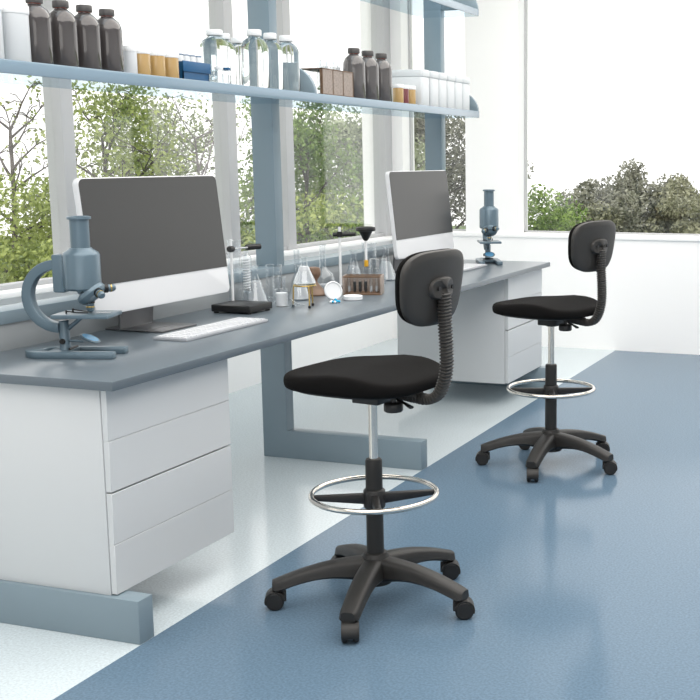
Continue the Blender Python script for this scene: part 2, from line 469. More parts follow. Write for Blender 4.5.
# ================================================================== WORKBENCH
DT = 0.765          # desk top
Y0, Y1 = 2.618, 6.676
XF = -2.080
bench = thing('workbench', 'long grey blue laboratory workbench along the window wall', 'workbench', (-2.4, 4.65, 0))
def rel(mb, o):     # world-built mesh goes under a placed empty
    for p in mb.v: p -= Vector(o.location)
    return mb
rel(MB().box(-2.765, XF, Y0, Y1, DT - .027, DT), bench).build('worktop', M['desk'], bench, 0.002)
up = MB().box(-2.80, -2.752, Y0, Y1, DT - .027, .851)
rel(up, bench).build('upstand', M['panel'], bench, 0.001)
rel(MB().box(-2.86, -2.745, Y0, Y1, .851, .893), bench).build('ledge', M['blue'], bench, 0.002)
for y in (2.628, 4.633, 6.600):
    f = MB().prism([(-2.845, 0), (-2.041, 0), (-2.041, .130), (-2.718, .130), (-2.718, DT - .027), (-2.845, DT - .027)], 0, .066, 0, Tr(0, y + .066, 0) @ Rx(PI / 2))
    rel(f, bench).build('leg', M['blue'], bench, 0.002)

# shelf unit standing on the ledge
shelf = thing('shelf_unit', 'slate blue two tier shelf unit on posts above the workbench', 'shelf', (-2.8, 4.65, .893))
for y in (2.628, 4.633, 6.585):
    rel(MB().box(-2.85, -2.742, y, y + .066, .893, 3.2), shelf).build('post', M['blue'], shelf, 0.002)
def bracket(y, z, r=.235):
    pl = [(0, 0)] + [(r * math.cos(a), .145 * math.sin(a)) for a in [i * PI / 2 / 14 for i in range(15)]]
    return MB().prism(pl, 0, .02, 0, Tr(-2.745, y + .04, z) @ Rx(PI / 2))
ZS1, ZS2 = 1.6175, 2.205
for z in (ZS1, ZS2):
    rel(MB().box(-2.86, -2.5185, Y0, 6.62, z, z + .040), shelf).build('glass_board', M['shelfglass'], shelf, 0.0, False)
    rel(MB().box(-2.518, -2.51, Y0, 6.62, z, z + .040), shelf).build('front_edge', M['shelf'], shelf, 0.002)
    for y in (2.60, 4.585, 6.575):
        rel(bracket(y, z + .040), shelf).build('bracket', M['blue'], shelf, 0.001)
ST = ZS1 + .0405

# cabinets
def cabinet(y0, label):
    c = thing('drawer_cabinet', label, 'cabinet', (-2.45, y0 + .307, .13), 0, 'white drawer cabinets under the workbench')
    w, dpt = .614, .32
    MB().box(-.35, .305, -w / 2, w / 2, 0, .607).build('body', M['cabinet'], c, 0.002)
    for z in (.004, .308):
        d = MB().box(.3065, .3255, -w / 2 + .003, w / 2, z, z + .147)
        d.box(.3065, .3235, -w / 2 + .003, w / 2, z + .147, z + .1495)
        d.box(.3065, .3255, -w / 2 + .003, w / 2, z + .1495, z + .2985)
        d.build('drawer', M['cabinet'], c, 0.0008, bseg=1)
    return c
cabinet(2.643, 'white two drawer cabinet under the near end of the workbench')
cabinet(6.037, 'white two drawer cabinet under the far end of the workbench')

# ================================================================== CHAIRS
def superellipse(a, b, n, k=48, cx=0, cy=0):
    out = []
    for i in range(k):
        t = 2 * PI * i / k; c, s = math.cos(t), math.sin(t)
        out.append((cx + a * math.copysign(abs(c) ** (2 / n), c), cy + b * math.copysign(abs(s) ** (2 / n), s)))
    return out

def make_chair(label):
    t = thing('drafting_chair', label, 'chair')
    # five-star base
    hub = MB().lathe([(.030, .062), (.050, .068), (.056, .095), (.050, .125), (.043, .150), (.036, .165)], 28)
    hub.build('base_hub', M['plastic'], t)
    N = 5
    for i in range(N):
        a = 2 * PI * i / N + math.radians(37)
        T = Rz(a)
        secs = []
        for s in range(13):
            f = s / 12
            x = .02 + f * .285
            top = .153 - .058 * f ** 1.9
            bot = .072 - .014 * f ** 2.2 + .022 * math.sin(PI * min(1, f * 1.02))
            pass
            hw = .041 - .009 * f
            ring = []
            for u, v in superellipse(1, 1, 3.2, 16):
                ring.append((x, u * hw * (1.0 if v < 0 else .86), (top + bot) / 2 + v * (top - bot) / 2))
            secs.append(ring)
        # rounded tip
        x = .318; ring = [(x, q[1] * .75, (secs[-1][0][2] + 0) + (q[2] - secs[-1][0][2]) * .8) for q in secs[-1]]
        secs.append(ring)
        lg = MB().sections(secs, 0, T)
        lg.build('leg', M['plastic'], t)
        # caster : housing with two wheels
        sw = math.radians((-3, 15, 33, -39, 63)[i])
        C = T @ Tr(.292, 0, 0) @ Rz(sw) @ Matrix.Scale(1.16, 4)
        cs = MB()
        cs.cyl(.0085, .045, .056, 12, 0, C)
        hood = []
        for k2 in range(11):
            an = math.radians(-20 + k2 * 200 / 10)
            hood.append((.0275 * math.cos(an) + .016, .026 + .0275 * math.sin(an)))
        pl = hood + [(.022 * math.cos(math.radians(180 - q * 20)) * 1.0 + .016, .026 + .022 * math.sin(math.radians(180 - q * 20))) for q in range(11)]
        cs.prism(pl, -.022, .022, 0, C @ Rx(PI / 2))
        cs.box(-.013, .020, -.006, .006, .020, .050, 0, C)
        co = cs.build('caster', M['plastic'], t, 0.0015)
        for sgn in (-1, 1):
            W = C @ Tr(.016, sgn * .0145, .025) @ Rx(PI / 2)
            MB().lathe([(.006, -.0075), (.021, -.0075), (.0248, -.004), (.0248, .004), (.021, .0075), (.006, .0075)], 24, 0, W).build('wheel', M['plastic2'], co)
    # column
    MB().lathe([(.027, .155), (.0262, .43), (.0262, .457), (.0235, .463), (.014, .463)], 28).build('column_sleeve', M['plastic'], t)
    MB().cyl(.0140, .455, .650, 24).build('gas_lift', M['chrome'], t)
    # foot ring
    zr = .352
    rg = MB().tube([(.193 * math.cos(2 * PI * i / 64), .193 * math.sin(2 * PI * i / 64), zr) for i in range(64)], .0088, 12, 0, None, True)
    ro = rg.build('foot_ring', M['chrome'], t)
    sp = MB().lathe([(.030, zr - .045), (.034, zr - .040), (.034, zr + .010), (.030, zr + .016)], 24)
    for i in range(4):
        T = Rz(i * PI / 2 + .66)
        sp.sections([[(.028, -.011, zr - .030), (.028, .011, zr - .030), (.028, .011, zr + .002), (.028, -.011, zr + .002)],
                     [(.185, -.009, zr - .012), (.185, .009, zr - .012), (.185, .009, zr + .003), (.185, -.009, zr + .003)]], 0, T)
    sp.build('ring_spokes', M['plastic2'], ro, 0.002)
    MB().lathe([(.004, .030), (.004, .040), (.014, .040), (.016, .046), (.016, .060), (.012, .064)], 16, 0, Tr(0, 0, zr - .005) @ Rz(-.95) @ Ry(PI / 2)).build('ring_knob', M['plastic2'], ro)
    # mechanism under the seat
    mc = MB().box(-.050, .045, -.045, .045, .642, .690)
    mc.box(-.17, .02, -.022, .022, .668, .686)
    mc.cyl(.024, .636, .650, 20)
    mc.build('seat_plate', M['plastic2'], t, 0.003)
    kb = MB().lathe([(.008, .028), (.008, .012), (.026, .012), (.029, .006), (.029, -.012), (.026, -.016)], 10, 0, Tr(-.105, .045, .646))
    kb.build('tilt_knob', M['plastic2'], t, 0.001)
    MB().tube([(-.10, .03, .668), (-.14, .035, .656), (-.170, .05, .650)], [.006, .007, .010], 8, 0, None, False, .5).build('lift_lever', M['plastic2'], t)
    # seat: contoured cushion on a plastic pan; front = +x
    def seat_z(x, y):
        u, v = x / .215, y / .225
        z = .744 + .017 * math.exp(-((u + .15) ** 2) / .24) - .014 * (1 - v * v) * math.exp(-((u + .3) ** 2) / .3)
        z -= .022 * max(0, -u - .45)
        return z
    prof = [(0.0, 1), (0.25, 1), (.5, 1), (.7, 1), (.84, 1), (.91, .985), (.955, .94), (.982, .84), (.995, .68), (1.0, .5), (.995, .27), (.98, .09), (.95, .01), (.85, 0), (.5, 0), (0, 0)]
    sm = MB(); rings = []
    K = 56
    for r, h in prof:
        ring = []
        for ex, ey in superellipse(.215, .225, 3.6, K):
            rr = max(r, 1e-4)
            x, y = ex * rr, ey * rr
            y *= 1.0 - .06 * (x / .215 < -.2) * abs(x / .215)
            zt = seat_z(x, y); zb = .693 + .004 * max(0, x / .215) ** 2 + .004 * (y / .225) ** 2
            ring.append((x + .013, y, zb + (zt - zb) * h))
        rings.append(ring)
    sm.sections(rings)
    sm.build('seat', M['fabric'], t)
    pan = MB(); rings = []
    for r, z in ((.55, .684), (.80, .687), (.92, .692), (.935, .698)):
        rings.append([(ex * r + .013, ey * r, z + .004 * max(0, ex * r / .215) ** 2) for ex, ey in superellipse(.215, .225, 3.0, K)])
    pan.sections(rings); pan.build('seat_pan', M['plastic2'], t)
    # back bar with bellows
    path = []
    ctrl = [(-.10, .676), (-.16, .670), (-.200, .668), (-.232, .684), (-.253, .722), (-.263, .77), (-.263, .83), (-.259, .90), (-.258, .96), (-.257, .99)]
    fine = []
    for i in range(len(ctrl) - 1):
        p0 = ctrl[max(0, i - 1)]; p1 = ctrl[i]; p2 = ctrl[i + 1]; p3 = ctrl[min(len(ctrl) - 1, i + 2)]
        for s in range(10):
            u = s / 10
            fine.append(tuple(.5 * ((2 * p1[k]) + (-p0[k] + p2[k]) * u + (2 * p0[k] - 5 * p1[k] + 4 * p2[k] - p3[k]) * u * u + (-p0[k] + 3 * p1[k] - 3 * p2[k] + p3[k]) * u ** 3) for k in (0, 1)))
    fine.append(ctrl[-1])
    # resample evenly
    L = [0]
    for a, b in zip(fine, fine[1:]): L.append(L[-1] + math.hypot(b[0] - a[0], b[1] - a[1]))
    NR = 46; secs = []
    def pt(d):
        for i in range(len(L) - 1):
            if L[i + 1] >= d:
                u = (d - L[i]) / max(1e-9, L[i + 1] - L[i])
                return Vector((fine[i][0] + (fine[i + 1][0] - fine[i][0]) * u, 0, fine[i][1] + (fine[i + 1][1] - fine[i][1]) * u))
        return Vector((fine[-1][0], 0, fine[-1][1]))
    tot = L[-1]
    for i in range(NR * 4):
        d = tot * i / (NR * 4 - 1)
        c = pt(d); tg = (pt(min(tot, d + .003)) - pt(max(0, d - .003))).normalized()
        nrm = Vector((0, 1, 0)).cross(tg)
        g = 1.0 if i % 4 in (0, 1) else .80
        ring = [c + Vector((0, 1, 0)) * u * .0245 * g + nrm * v * .0155 * g for u, v in superellipse(1, 1, 4, 16)]
        secs.append(ring)
    MB().sections(secs).build('back_bar_bellows', M['bellows'], t)
    # backrest: curved shell (outside) and cushion (inside), leaning back
    BW, BH = .166, .111
    T = Tr(-.229, 0, 1.004) @ Ry(math.radians(-7))
    def bshape(dep0, dep1, sc_, edge):
        mb = MB(); rings = []
        for r, d in edge:
            ring = []
            for ey, ez in superellipse(BW * sc_, BH * sc_, 3.3, 56):
                y, z = ey * max(r, 1e-4), ez * max(r, 1e-4)
                y *= 1 + .09 * z / BH
                curve = .020 * (y / BW) ** 2 - .008 * (z / BH) ** 2 * 0
                ring.append((dep0 + (dep1 - dep0) * d + curve, y, z))
            rings.append(ring)
        return mb.sections(rings, 0, T)
    bshape(-.018, .0, 1.0, [(0, 0), (.5, 0), (.8, 0), (.93, .04), (.985, .25), (1.0, .6), (.99, 1), (.5, 1), (0, 1)]).build('backrest_shell', M['shell'], t)
    bshape(.001, .028, .985, [(0, 0), (.5, 0), (.97, 0), (1.0, .3), (.98, .65), (.9, .92), (.7, 1), (.4, 1), (0, 1)]).build('backrest_cushion', M['fabric'], t)
    br = MB(); rings = []
    for r, d in ((1.0, 0), (1.0, .55), (.94, .85), (.8, 1.0), (0.001, 1.06)):
        rings.append([(-.245 - .022 * d + .010 * (ey / .062) ** 2, ey * r, 1.003 + ez * r) for ey, ez in superellipse(.062, .033, 2.6, 36)])
    br.sections(rings)
    bo = br.build('backrest_bracket', M['shell'], t)
    for sgn in (-1, 1):
        MB().cyl(.0065, -.002, .002, 12, 0, Tr(-.2640, sgn * .038, 1.004) @ Ry(PI / 2)).build('screw_hole', M['scope_dark'], bo)
    return t

ch = make_chair('black drafting chair nearest the camera, in front of the middle of workbench')
ch.location = (-1.547, 3.148, 0); ch.rotation_euler = (0, 0, math.radians(172))
ch2 = copy_tree(ch)
ch2['label'] = 'black drafting chair farther back by the far cabinet and far window'
ch2.location = (-1.53, 4.93, 0); ch2.rotation_euler = (0, 0, math.radians(163))
for c in (ch, ch2): c['group'] = 'black drafting chairs'

# ================================================================== MONITORS, KEYBOARDS
def rrect(w, h, r, n=6):
    out = []
    for cx, cy, a0 in ((w / 2 - r, h / 2 - r, 0), (-w / 2 + r, h / 2 - r, 90), (-w / 2 + r, -h / 2 + r, 180), (w / 2 - r, -h / 2 + r, 270)):
        for i in range(n + 1):
            a = math.radians(a0 + 90 * i / n); out.append((cx + r * math.cos(a), cy + r * math.sin(a)))
    return out

def monitor(yc, label, width):
    t = thing('computer_monitor', label, 'monitor', (-2.62, yc, DT), 0, 'white computer monitors on the workbench')
    # local: screen faces +x ; polygon (y, z) extruded along x
    zc, h = .327, .447
    T = Tr(.105, 0, zc) @ Ry(math.radians(-6.0)) @ Matrix(((0, 0, 1, 0), (1, 0, 0, 0), (0, 1, 0, 0), (0, 0, 0, 1)))
    MB().prism(rrect(width, h, .024), -.022, 0, 0, T).build('case', M['monitor'], t, 0.004)
    top = rrect(width - .008, h - .008, .022)
    cut = -h / 2 + .098
    poly = [(x, y) for x, y in top if y > cut]
    poly = [p for p in poly]
    # close along the chin line
    right = (width / 2 - .004, cut); left = (-width / 2 + .004, cut)
    pol = [p for p in rrect(width - .008, h - .008, .022) if p[1] > 0] + [left, right]
    MB().prism(pol, .0005, .002, 0, T).build('screen', M['screen'], t)
    st = MB()
    st.prism([(-.055, .004), (.06, .004), (.06, .009), (-.045, .009), (-.03, .20), (-.004, .24), (-.012, .245), (-.04, .21)], -.15, .04, 0, Tr(-.01, 0, 0) @ Rx(PI / 2))
    st.build('stand_neck', M['stand'], t, 0.002)
    MB().box(-.13, .112, -.03, .185, 0, .007).build('stand_base', M['stand'], t, 0.003)
    return t
monitor(3.470, 'large white monitor with dark grey screen beside the left microscope', .78)
monitor(5.780, 'large white monitor behind the near chair, left of far microscope', .765)

def keyboard(x, y, label, rz=0.0):
    k_ = thing('keyboard', label, 'keyboard', (x, y, DT), rz, 'white keyboards on the workbench')
    MB().box(-.068, .068, -.262, .262, 0, .011).build('keyboard_base', M['keybase'], k_, 0.003)
    pitch = .0322
    for r in range(5):
        for c in range(16):
            if r == 0 and 4 <= c <= 9: continue
            y_ = -.2575 + c * pitch; x_ = .060 - r * .0246
            MB().box(x_ - .0195, x_, y_ + .003, y_ + pitch - .0035, .0112, .0135).build('key', M['key'], k_, 0.0, False)
    MB().box(.0385, .060, -.2575 + 4 * pitch + .003, -.2575 + 10 * pitch - .0035, .0112, .0135).build('space_key', M['key'], k_, 0, False)
    return k_
keyboard(-2.375, 3.560, 'white keyboard in front of the left monitor', 0.0)
keyboard(-2.405, 6.02, 'white keyboard in front of the right monitor, mostly behind the near chair', 0.0)

# ================================================================== MICROSCOPES
def microscope(x, y, rz, label):
    t = thing('microscope', label, 'microscope', (x, y, DT), rz, 'slate blue microscopes on the workbench')
    S = M['scope']
    # horseshoe base
    out = []
    for i in range(17):
        a = math.radians(90 + 180 * i / 16); out.append((-.055 + .068 * math.cos(a), .068 * math.sin(a)))
    inn = []
    for i in range(17):
        a = math.radians(270 - 180 * i / 16); inn.append((-.030 + .036 * math.cos(a), .036 * math.sin(a)))
    b = MB().prism(out + [(.175, -.068), (.175, -.036)] + inn + [(.175, .036), (.175, .068)], 0, .022)
    b.build('base', S, t, 0.004)
    p = MB().box(-.040, .030, -.040, .040, .004, .021)
    p.lathe([(.020, .018), (.017, .026), (.016, .108), (.014, .112)], 20)
    p.build('pillar', S, t, 0.001)
    # C arm
    secs = []
    for i in range(25):
        a = math.radians(92 + (268 - 92) * i / 24)
        c = Vector((-.008, 0, .188)); d = Vector((math.cos(a), 0, math.sin(a)))
        hw = .019; r0 = .084; r1 = .114
        secs.append([c + d * r0 + Vector((0, -hw, 0)), c + d * r1 + Vector((0, -hw, 0)), c + d * r1 + Vector((0, hw, 0)), c + d * r0 + Vector((0, hw, 0))])
    MB().sections(secs).build('arm', S, t, 0.003)
    MB().box(-.020, .020, -.022, .022, .200, .318).build('focus_block', S, t, 0.006)
    d = MB().lathe([(.050, .208), (.056, .214), (.056, .316), (.052, .324), (.036, .334), (.033, .338)], 36, 0, Tr(.066, 0, 0))
    d.build('body_drum', S, t)
    e = MB().lathe([(.029, .332), (.029, .424), (.036, .426), (.036, .433), (.031, .435), (.026, .433), (.026, .40)], 32, 0, Tr(.066, 0, 0))
    e.build('eyepiece_tube', S, t)
    nT = Tr(.092, 0, .196) @ Ry(math.radians(-38)) @ Matrix.Scale(1.2, 4)
    nz = MB().lathe([(.004, .020), (.022, .018), (.038, .008), (.040, -.002), (.034, -.012), (.018, -.018), (.004, -.019)], 28, 0, nT)
    nz.box(-.02, .02, -.02, .02, .012, .036, 0, nT)
    no = nz.build('nosepiece', S, t, 0.001)
    def objective(T, ln):
        ob = MB().cyl(.0145, 0, .012, 18, 1, T)
        ob.lathe([(.012, .012), (.012, ln * .8), (.008, ln)], 18, 0, T)
        ob.lathe([(.0125, ln * .55), (.0128, ln * .56), (.0128, ln * .66), (.0125, ln * .67)], 18, 2, T)
        ob.build('objective', [M['silver'] if ln < .03 else S, M['scope_dark'], M['gold']], no)
    objective(Tr(.086, 0, .178) @ Rx(PI), .038)
    objective(Tr(.120, -.022, .204) @ Rz(math.radians(-45)) @ Ry(math.radians(105)), .038)
    objective(Tr(.122, .022, .210) @ Rz(math.radians(38)) @ Ry(math.radians(90)), .036)
    sg = MB().box(-.015, .162, -.062, .062, .124, .136)
    so = sg.build('stage', S, t, 0.002)
    for sy in (-.025, .025):
        cl = MB().cyl(.003, .136, .146, 8, 0, Tr(.02, sy, 0))
        cl.tube([(.02, sy, .143), (.05, sy * .8, .139), (.085, sy * .6, .1375)], .0018, 6)
        cl.build('stage_clip', M['scope_dark'], so)
    MB().box(.105, .150, -.012, .012, .1362, .1376).build('glass_slide', M['silver'], so)
    MB().tube([(.012, 0, .085), (.040, 0, .108), (.060, 0, .126)], .007, 10).build('stage_support', S, t)
    mr = MB().tube([(.010, 0, .048), (.060, 0, .046)], .004, 8)
    mo = mr.build('mirror_arm', S, t)
    mT = Tr(.080, 0, .056) @ Ry(math.radians(24))
    MB().lathe([(.030, -.004), (.033, 0), (.030, .003), (.026, .002)], 28, 0, mT).build('mirror_rim', S, mo)
    MB().cyl(.0255, .0018, .0026, 28, 0, mT).build('mirror', M['lens'], mo)
    kn = MB()
    for sy in (-1, 1): kn.lathe([(.003, .014), (.008, .016), (.009, .024), (.007, .027)], 14, 0, Tr(0, 0, .048) @ Rx(sy * PI / 2))
    kn.tube([(0, -.02, .048), (0, .02, .048)], .004, 8)
    kn.build('tilt_knob', M['scope_dark'], t)
    kn = MB().tube([(.025, -.030, .026), (.025, .030, .026)], .004, 8)
    kn.build('base_screw', M['scope_dark'], t)
    return t
microscope(-2.503, 2.940, math.radians(17), 'slate blue microscope at near end of the workbench left of the monitor')
microscope(-2.415, 6.500, math.radians(-63), 'slate blue microscope standing alone on the far end of workbench')

# ================================================================== GLASSWARE ON THE BENCH
GL = M['glass']
LQ = M['liquid']
def vessel(name, label, cat, x, y, prof, liquid=None, group=None, z=DT, seg=28, tilt=None, lm=None):
    t = thing(name, label, cat, (x, y, z + .0005), 0, group)
    if tilt: t.rotation_euler = tilt
    MB().shell(prof, seg).build('glass', GL, t)
    if liquid: MB().lathe(liquid, seg).build('contents', lm or LQ, t)
    return t
def erl(r, h, rn):      # conical flask outline, outside up then inside rim
    return [(0.0005, .001), (r * .9, .001), (r, .006), (r * .97, .014), (rn * 1.15, h * .68), (rn, h * .73), (rn, h * .95), (rn * 1.25, h * .98), (rn * 1.25, h), (rn * 1.05, h)]
def beaker(r, h): return [(.0005, .001), (r * .92, .001), (r, .006), (r, h * .96), (r * 1.08, h), (r * 1.02, h)]
def cylg(r, h, foot): return [(.0005, .001), (foot, .001), (foot, .006), (r, .014), (r, h * .97), (r * 1.12, h), (r, h)]
GG = 'clear glassware on the workbench'
# retort stand with coil condenser
t = thing('retort_stand', 'black based retort stand with thin white rod right of the left monitor', 'lab stand', (-2.575, 4.060, DT))
MB().box(-.085, .095, -.085, .085, .006, .034).build('base', M['black'], t, 0.004)
f = MB()
for sx, sy in ((-.07, -.07), (.08, -.07), (-.07, .07), (.08, .07)): f.cyl(.010, 0, .008, 10, 0, Tr(sx, sy, 0))
f.build('feet', M['black'], t)
MB().cyl(.0055, .025, .285, 12, 0, Tr(-.075, .06, 0)).build('rod', M['capwhite'], t)
cl = MB().tube([(-.075, .06, .246), (-.06, .17, .246)], .004, 8, 1)
cl.lathe([(.012, -.012), (.014, 0), (.012, .014)], 14, 0, Tr(-.075, .06, .246) @ Rx(PI / 2))
cl.tube([(-.068, .165, .246), (-.040, .225, .246)], .012, 10, 0)
cl.build('clamp', [M['black'], M['silver']], t)
t = thing('coil_condenser', 'glass coil condenser hanging in the clamp of the black based stand', 'condenser', (-2.640, 4.215, DT + .002))
MB().shell([(.004, 0), (.004, .05), (.021, .06), (.021, .205), (.009, .218), (.009, .232), (.010, .234)], 22).build('glass', GL, t)
MB().tube([(.0135 * math.cos(i * .7), .0135 * math.sin(i * .7), .066 + i * .00122) for i in range(110)], .0032, 6).build('coil', M['capwhite'], t)
vessel('measuring_cylinder', 'tall plain glass cylinder behind the coil condenser', 'glass cylinder', -2.705, 4.225, cylg(.026, .275, .036))
vessel('conical_flask', 'wide conical flask just right of the coil condenser', 'flask', -2.668, 4.318, erl(.060, .165, .016), [(.001, .004), (.054, .006), (.026, .095), (.001, .096)], GG)
vessel('beaker', 'tall glass beaker behind the small white beaker', 'beaker', -2.675, 4.490, beaker(.036, .150), None, GG)
vessel('glass_tumbler', 'straight glass beaker left of the brass tripod', 'beaker', -2.585, 4.375, beaker(.029, .112), None, GG)
t = vessel('white_cup', 'small beaker of white powder in front of the tall glass beaker', 'cup', -2.505, 4.262, beaker(.026, .072), [(.0250, .002), (.0250, .056), (.001, .056)], None, lm=M['powder'])
t = thing('glass_funnel', 'small clear glass funnel lying beside the left foot of brass tripod', 'funnel', (-2.435, 4.205, DT + .0215), math.radians(30))
t.rotation_euler = (0, math.radians(100), math.radians(40))
MB().shell([(.021, .0), (.0215, .002), (.004, .032), (.003, .060)], 20).build('glass', GL, t)
vessel('conical_flask', 'conical flask standing behind the brass tripod', 'flask', -2.550, 4.490, erl(.052, .155, .015), [(.001, .004), (.047, .006), (.024, .075), (.001, .076)], GG)
# brass tripod carrying a flask
TX, TY = -2.395, 4.262
t = thing('brass_tripod', 'small brass tripod stand with black tipped legs carrying a flask', 'tripod', (TX, TY, DT))
MB().tube([(.046 * math.cos(2 * PI * i / 32), .046 * math.sin(2 * PI * i / 32), .092) for i in range(32)], .0034, 8, 0, None, True).build('ring', M['gold'], t)
for a in (200, 320, 80):
    a = math.radians(a)
    p0 = (.046 * math.cos(a), .046 * math.sin(a), .092); p1 = (.050 * math.cos(a), .050 * math.sin(a), .008)
    lg = MB().tube([p0, p1], .0032, 8).build('leg', M['gold'], t)
    MB().lathe([(.002, 0), (.0058, .002), (.0058, .010), (.003, .013)], 10, 0, Tr(p1[0], p1[1], 0)).build('foot', M['black'], lg)
vessel('conical_flask', 'conical flask standing on top of the brass tripod', 'flask', TX, TY, erl(.047, .115, .013), [(.001, .004), (.043, .006), (.019, .075), (.001, .076)], GG, z=DT + .0955)
t = thing('brown_pot', 'brown wasp waisted pot behind brass tripod', 'pot', (-2.575, 4.665, DT + .0005))
MB().lathe([(.056, 0), (.058, .006), (.048, .022), (.018, .058), (.017, .066), (.032, .090), (.034, .106), (.028, .124), (.014, .128)], 28).build('body', M['brown'], t)
vessel('glass_bulb_flask', 'small glass flask with curved neck behind the brown pot', 'flask', -2.690, 4.72, [(.0005, .001), (.024, .002), (.032, .03), (.026, .06), (.014, .085), (.013, .195), (.017, .20)], None, GG)
vessel('round_flask', 'round bottomed flask with long neck right of the brown pot', 'flask', -2.600, 4.800, [(.0005, .001), (.024, .002), (.046, .018), (.056, .048), (.046, .084), (.020, .108), (.014, .122), (.014, .212), (.019, .215), (.019, .22), (.015, .22)], [(.001, .004), (.022, .005), (.043, .019), (.050, .034), (.001, .035)], GG)
# petri dishes and beads
t = thing('petri_dish', 'white round dish standing on edge with blue beads in front', 'dish', (-2.400, 4.520, DT))
T = Tr(0, 0, .0425) @ Rz(math.radians(-40)) @ Ry(math.radians(76))
MB().lathe([(.001, -.008), (.036, -.008), (.041, -.004), (.041, .004), (.037, .006), (.034, .0), (.001, -.002)], 36, 0, T).build('dish_body', M['whitegloss'], t)
t = thing('petri_dish', 'white round dish lying flat right of the upright dish', 'dish', (-2.325, 4.560, DT))
MB().lathe([(.038, 0), (.042, .003), (.043, .018), (.040, .020), (.038, .016), (.001, .014)], 36).build('dish_body', M['whitegloss'], t)
rb = random.Random(5)
B = None
for i, (dx, dy, dz) in enumerate([(0, 0, 0), (.010, .012, 0), (-.012, .012, 0), (.004, .028, 0), (.016, .026, 0), (-.006, -.010, 0), (.012, -.004, 0), (.006, .012, .0085)]):
    nm = ('small bright blue bead on the worktop below the upright white dish', 'small clear bead among blue beads below the upright white dish')
    isb = i not in (2, 5, 6)
    o = MB().lathe([(.0006, 0)] + [(.0058 * math.sin(PI * q / 8), .0058 - .0058 * math.cos(PI * q / 8)) for q in range(1, 8)] + [(.0006, .0116)], 12).build('bead', M['cyan'] if isb else M['whitegloss'])
    o.location = (-2.352 + dx, 4.425 + dy, DT + dz)
    tag(o, nm[0 if isb else 1], 'bead', 'blue beads by the dish' if isb else 'clear beads by the dish')
# wooden test tube rack
rk = thing('test_tube_rack', 'brown wooden test tube rack with glass tubes on the workbench', 'rack', (-2.385, 4.785, DT), math.radians(19))
RL, RWd, RH = .085, .052, .086
for sx in (-1, 1):
    MB().box(sx * RL - .004, sx * RL + .004, -RWd, RWd, 0, RH).build('end_panel', M['woodpanel'], rk, 0.001)
MB().box(-RL, RL, -RWd, RWd, 0, .008).build('bottom_board', M['wood'], rk, 0.001)
tb = MB()
tb.box(-RL, RL, -RWd, -RWd + .010, RH - .007, RH); tb.box(-RL, RL, RWd - .010, RWd, RH - .007, RH)
tb.box(-RL, RL, -.004, .004, RH - .007, RH)
tb.build('top_board', M['wood'], rk, 0.001)
MB().box(-RL + .004, RL - .004, RWd - .004, RWd, .008, RH - .007).build('back_panel', M['woodpanel'], rk)
tube_p = [(.0005, 0), (.005, .0015), (.0080, .007), (.0080, .108), (.0098, .110), (.0085, .1105)]
tl = ['first', 'second', 'third', 'fourth', 'fifth', 'sixth']
Mr = rk.matrix_basis if False else (Tr(*rk.location) @ Rz(math.radians(19)))
for i in range(6):
    p = Mr @ Vector((-.062 + .025 * i, -.024, .0085))
    t = thing('test_tube', '%s test tube from the left in the workbench rack' % tl[i], 'test tube', p, 0, 'test tubes in the workbench rack')
    MB().shell(tube_p, 14).build('glass', GL, t)
    MB().lathe([(.0005, .002), (.0065, .007), (.0065, (.05 if i in (1, 2, 3) else .03)), (.001, (.05 if i in (1, 2, 3) else .03))], 14).build('contents', M['black'] if i in (1, 2, 3) else LQ, t)
# second retort stand : funnel clamp over the rack
t = thing('retort_stand', 'thin white rod stand with black clamp behind the test tube rack', 'lab stand', (-2.595, 4.965, DT))
MB().box(-.050, .05, -.05, .05, 0, .012).build('base', M['black'], t, 0.003)
MB().cyl(.0065, .012, .292, 12).build('rod', M['capwhite'], t)
c2 = MB().tube([(-.030, -.012, .256), (.060, .048, .256)], .0095, 10)
c2.lathe([(.013, -.012), (.013, .014)], 12, 0, Tr(0, 0, .256))
c2.build('clamp', M['black'], t)
FX, FY = -2.595 + .100, 4.965 + .075
t = thing('filter_funnel', 'black cone funnel with orange tipped stem held in the clamp', 'funnel', (FX, FY, DT + .098))
MB().lathe([(.006, .125), (.012, .130), (.030, .165), (.032, .170), (.046, .172), (.048, .180), (.046, .190), (.038, .192), (.034, .182), (.001, .150)], 28).build('cone', M['black'], t)
MB().shell([(.0065, .025), (.0065, .135)], 14).build('stem', M['capwhite'], t)
MB().lathe([(.004, 0), (.0105, .004), (.0105, .030), (.007, .034)], 14).build('tip', M['orange'], t)
vessel('conical_flask', 'narrow conical flask behind the test tube rack', 'flask', -2.645, 5.20, erl(.048, .165, .015), [(.001, .004), (.040, .006), (.022, .085), (.001, .086)], GG)
vessel('beaker', 'tall glass beaker behind right end of the test tube rack', 'beaker', -2.655, 5.400, beaker(.036, .185), None, GG)
vessel('glass_tumbler', 'low wide glass beaker beside the right end of the test tube rack', 'beaker', -2.505, 5.185, beaker(.040, .125), None, GG)
vessel('conical_flask', 'conical flask standing alone beside the right monitor', 'flask', -2.555, 5.385, erl(.056, .168, .016), [(.001, .004), (.045, .006), (.022, .095), (.001, .096)], GG)

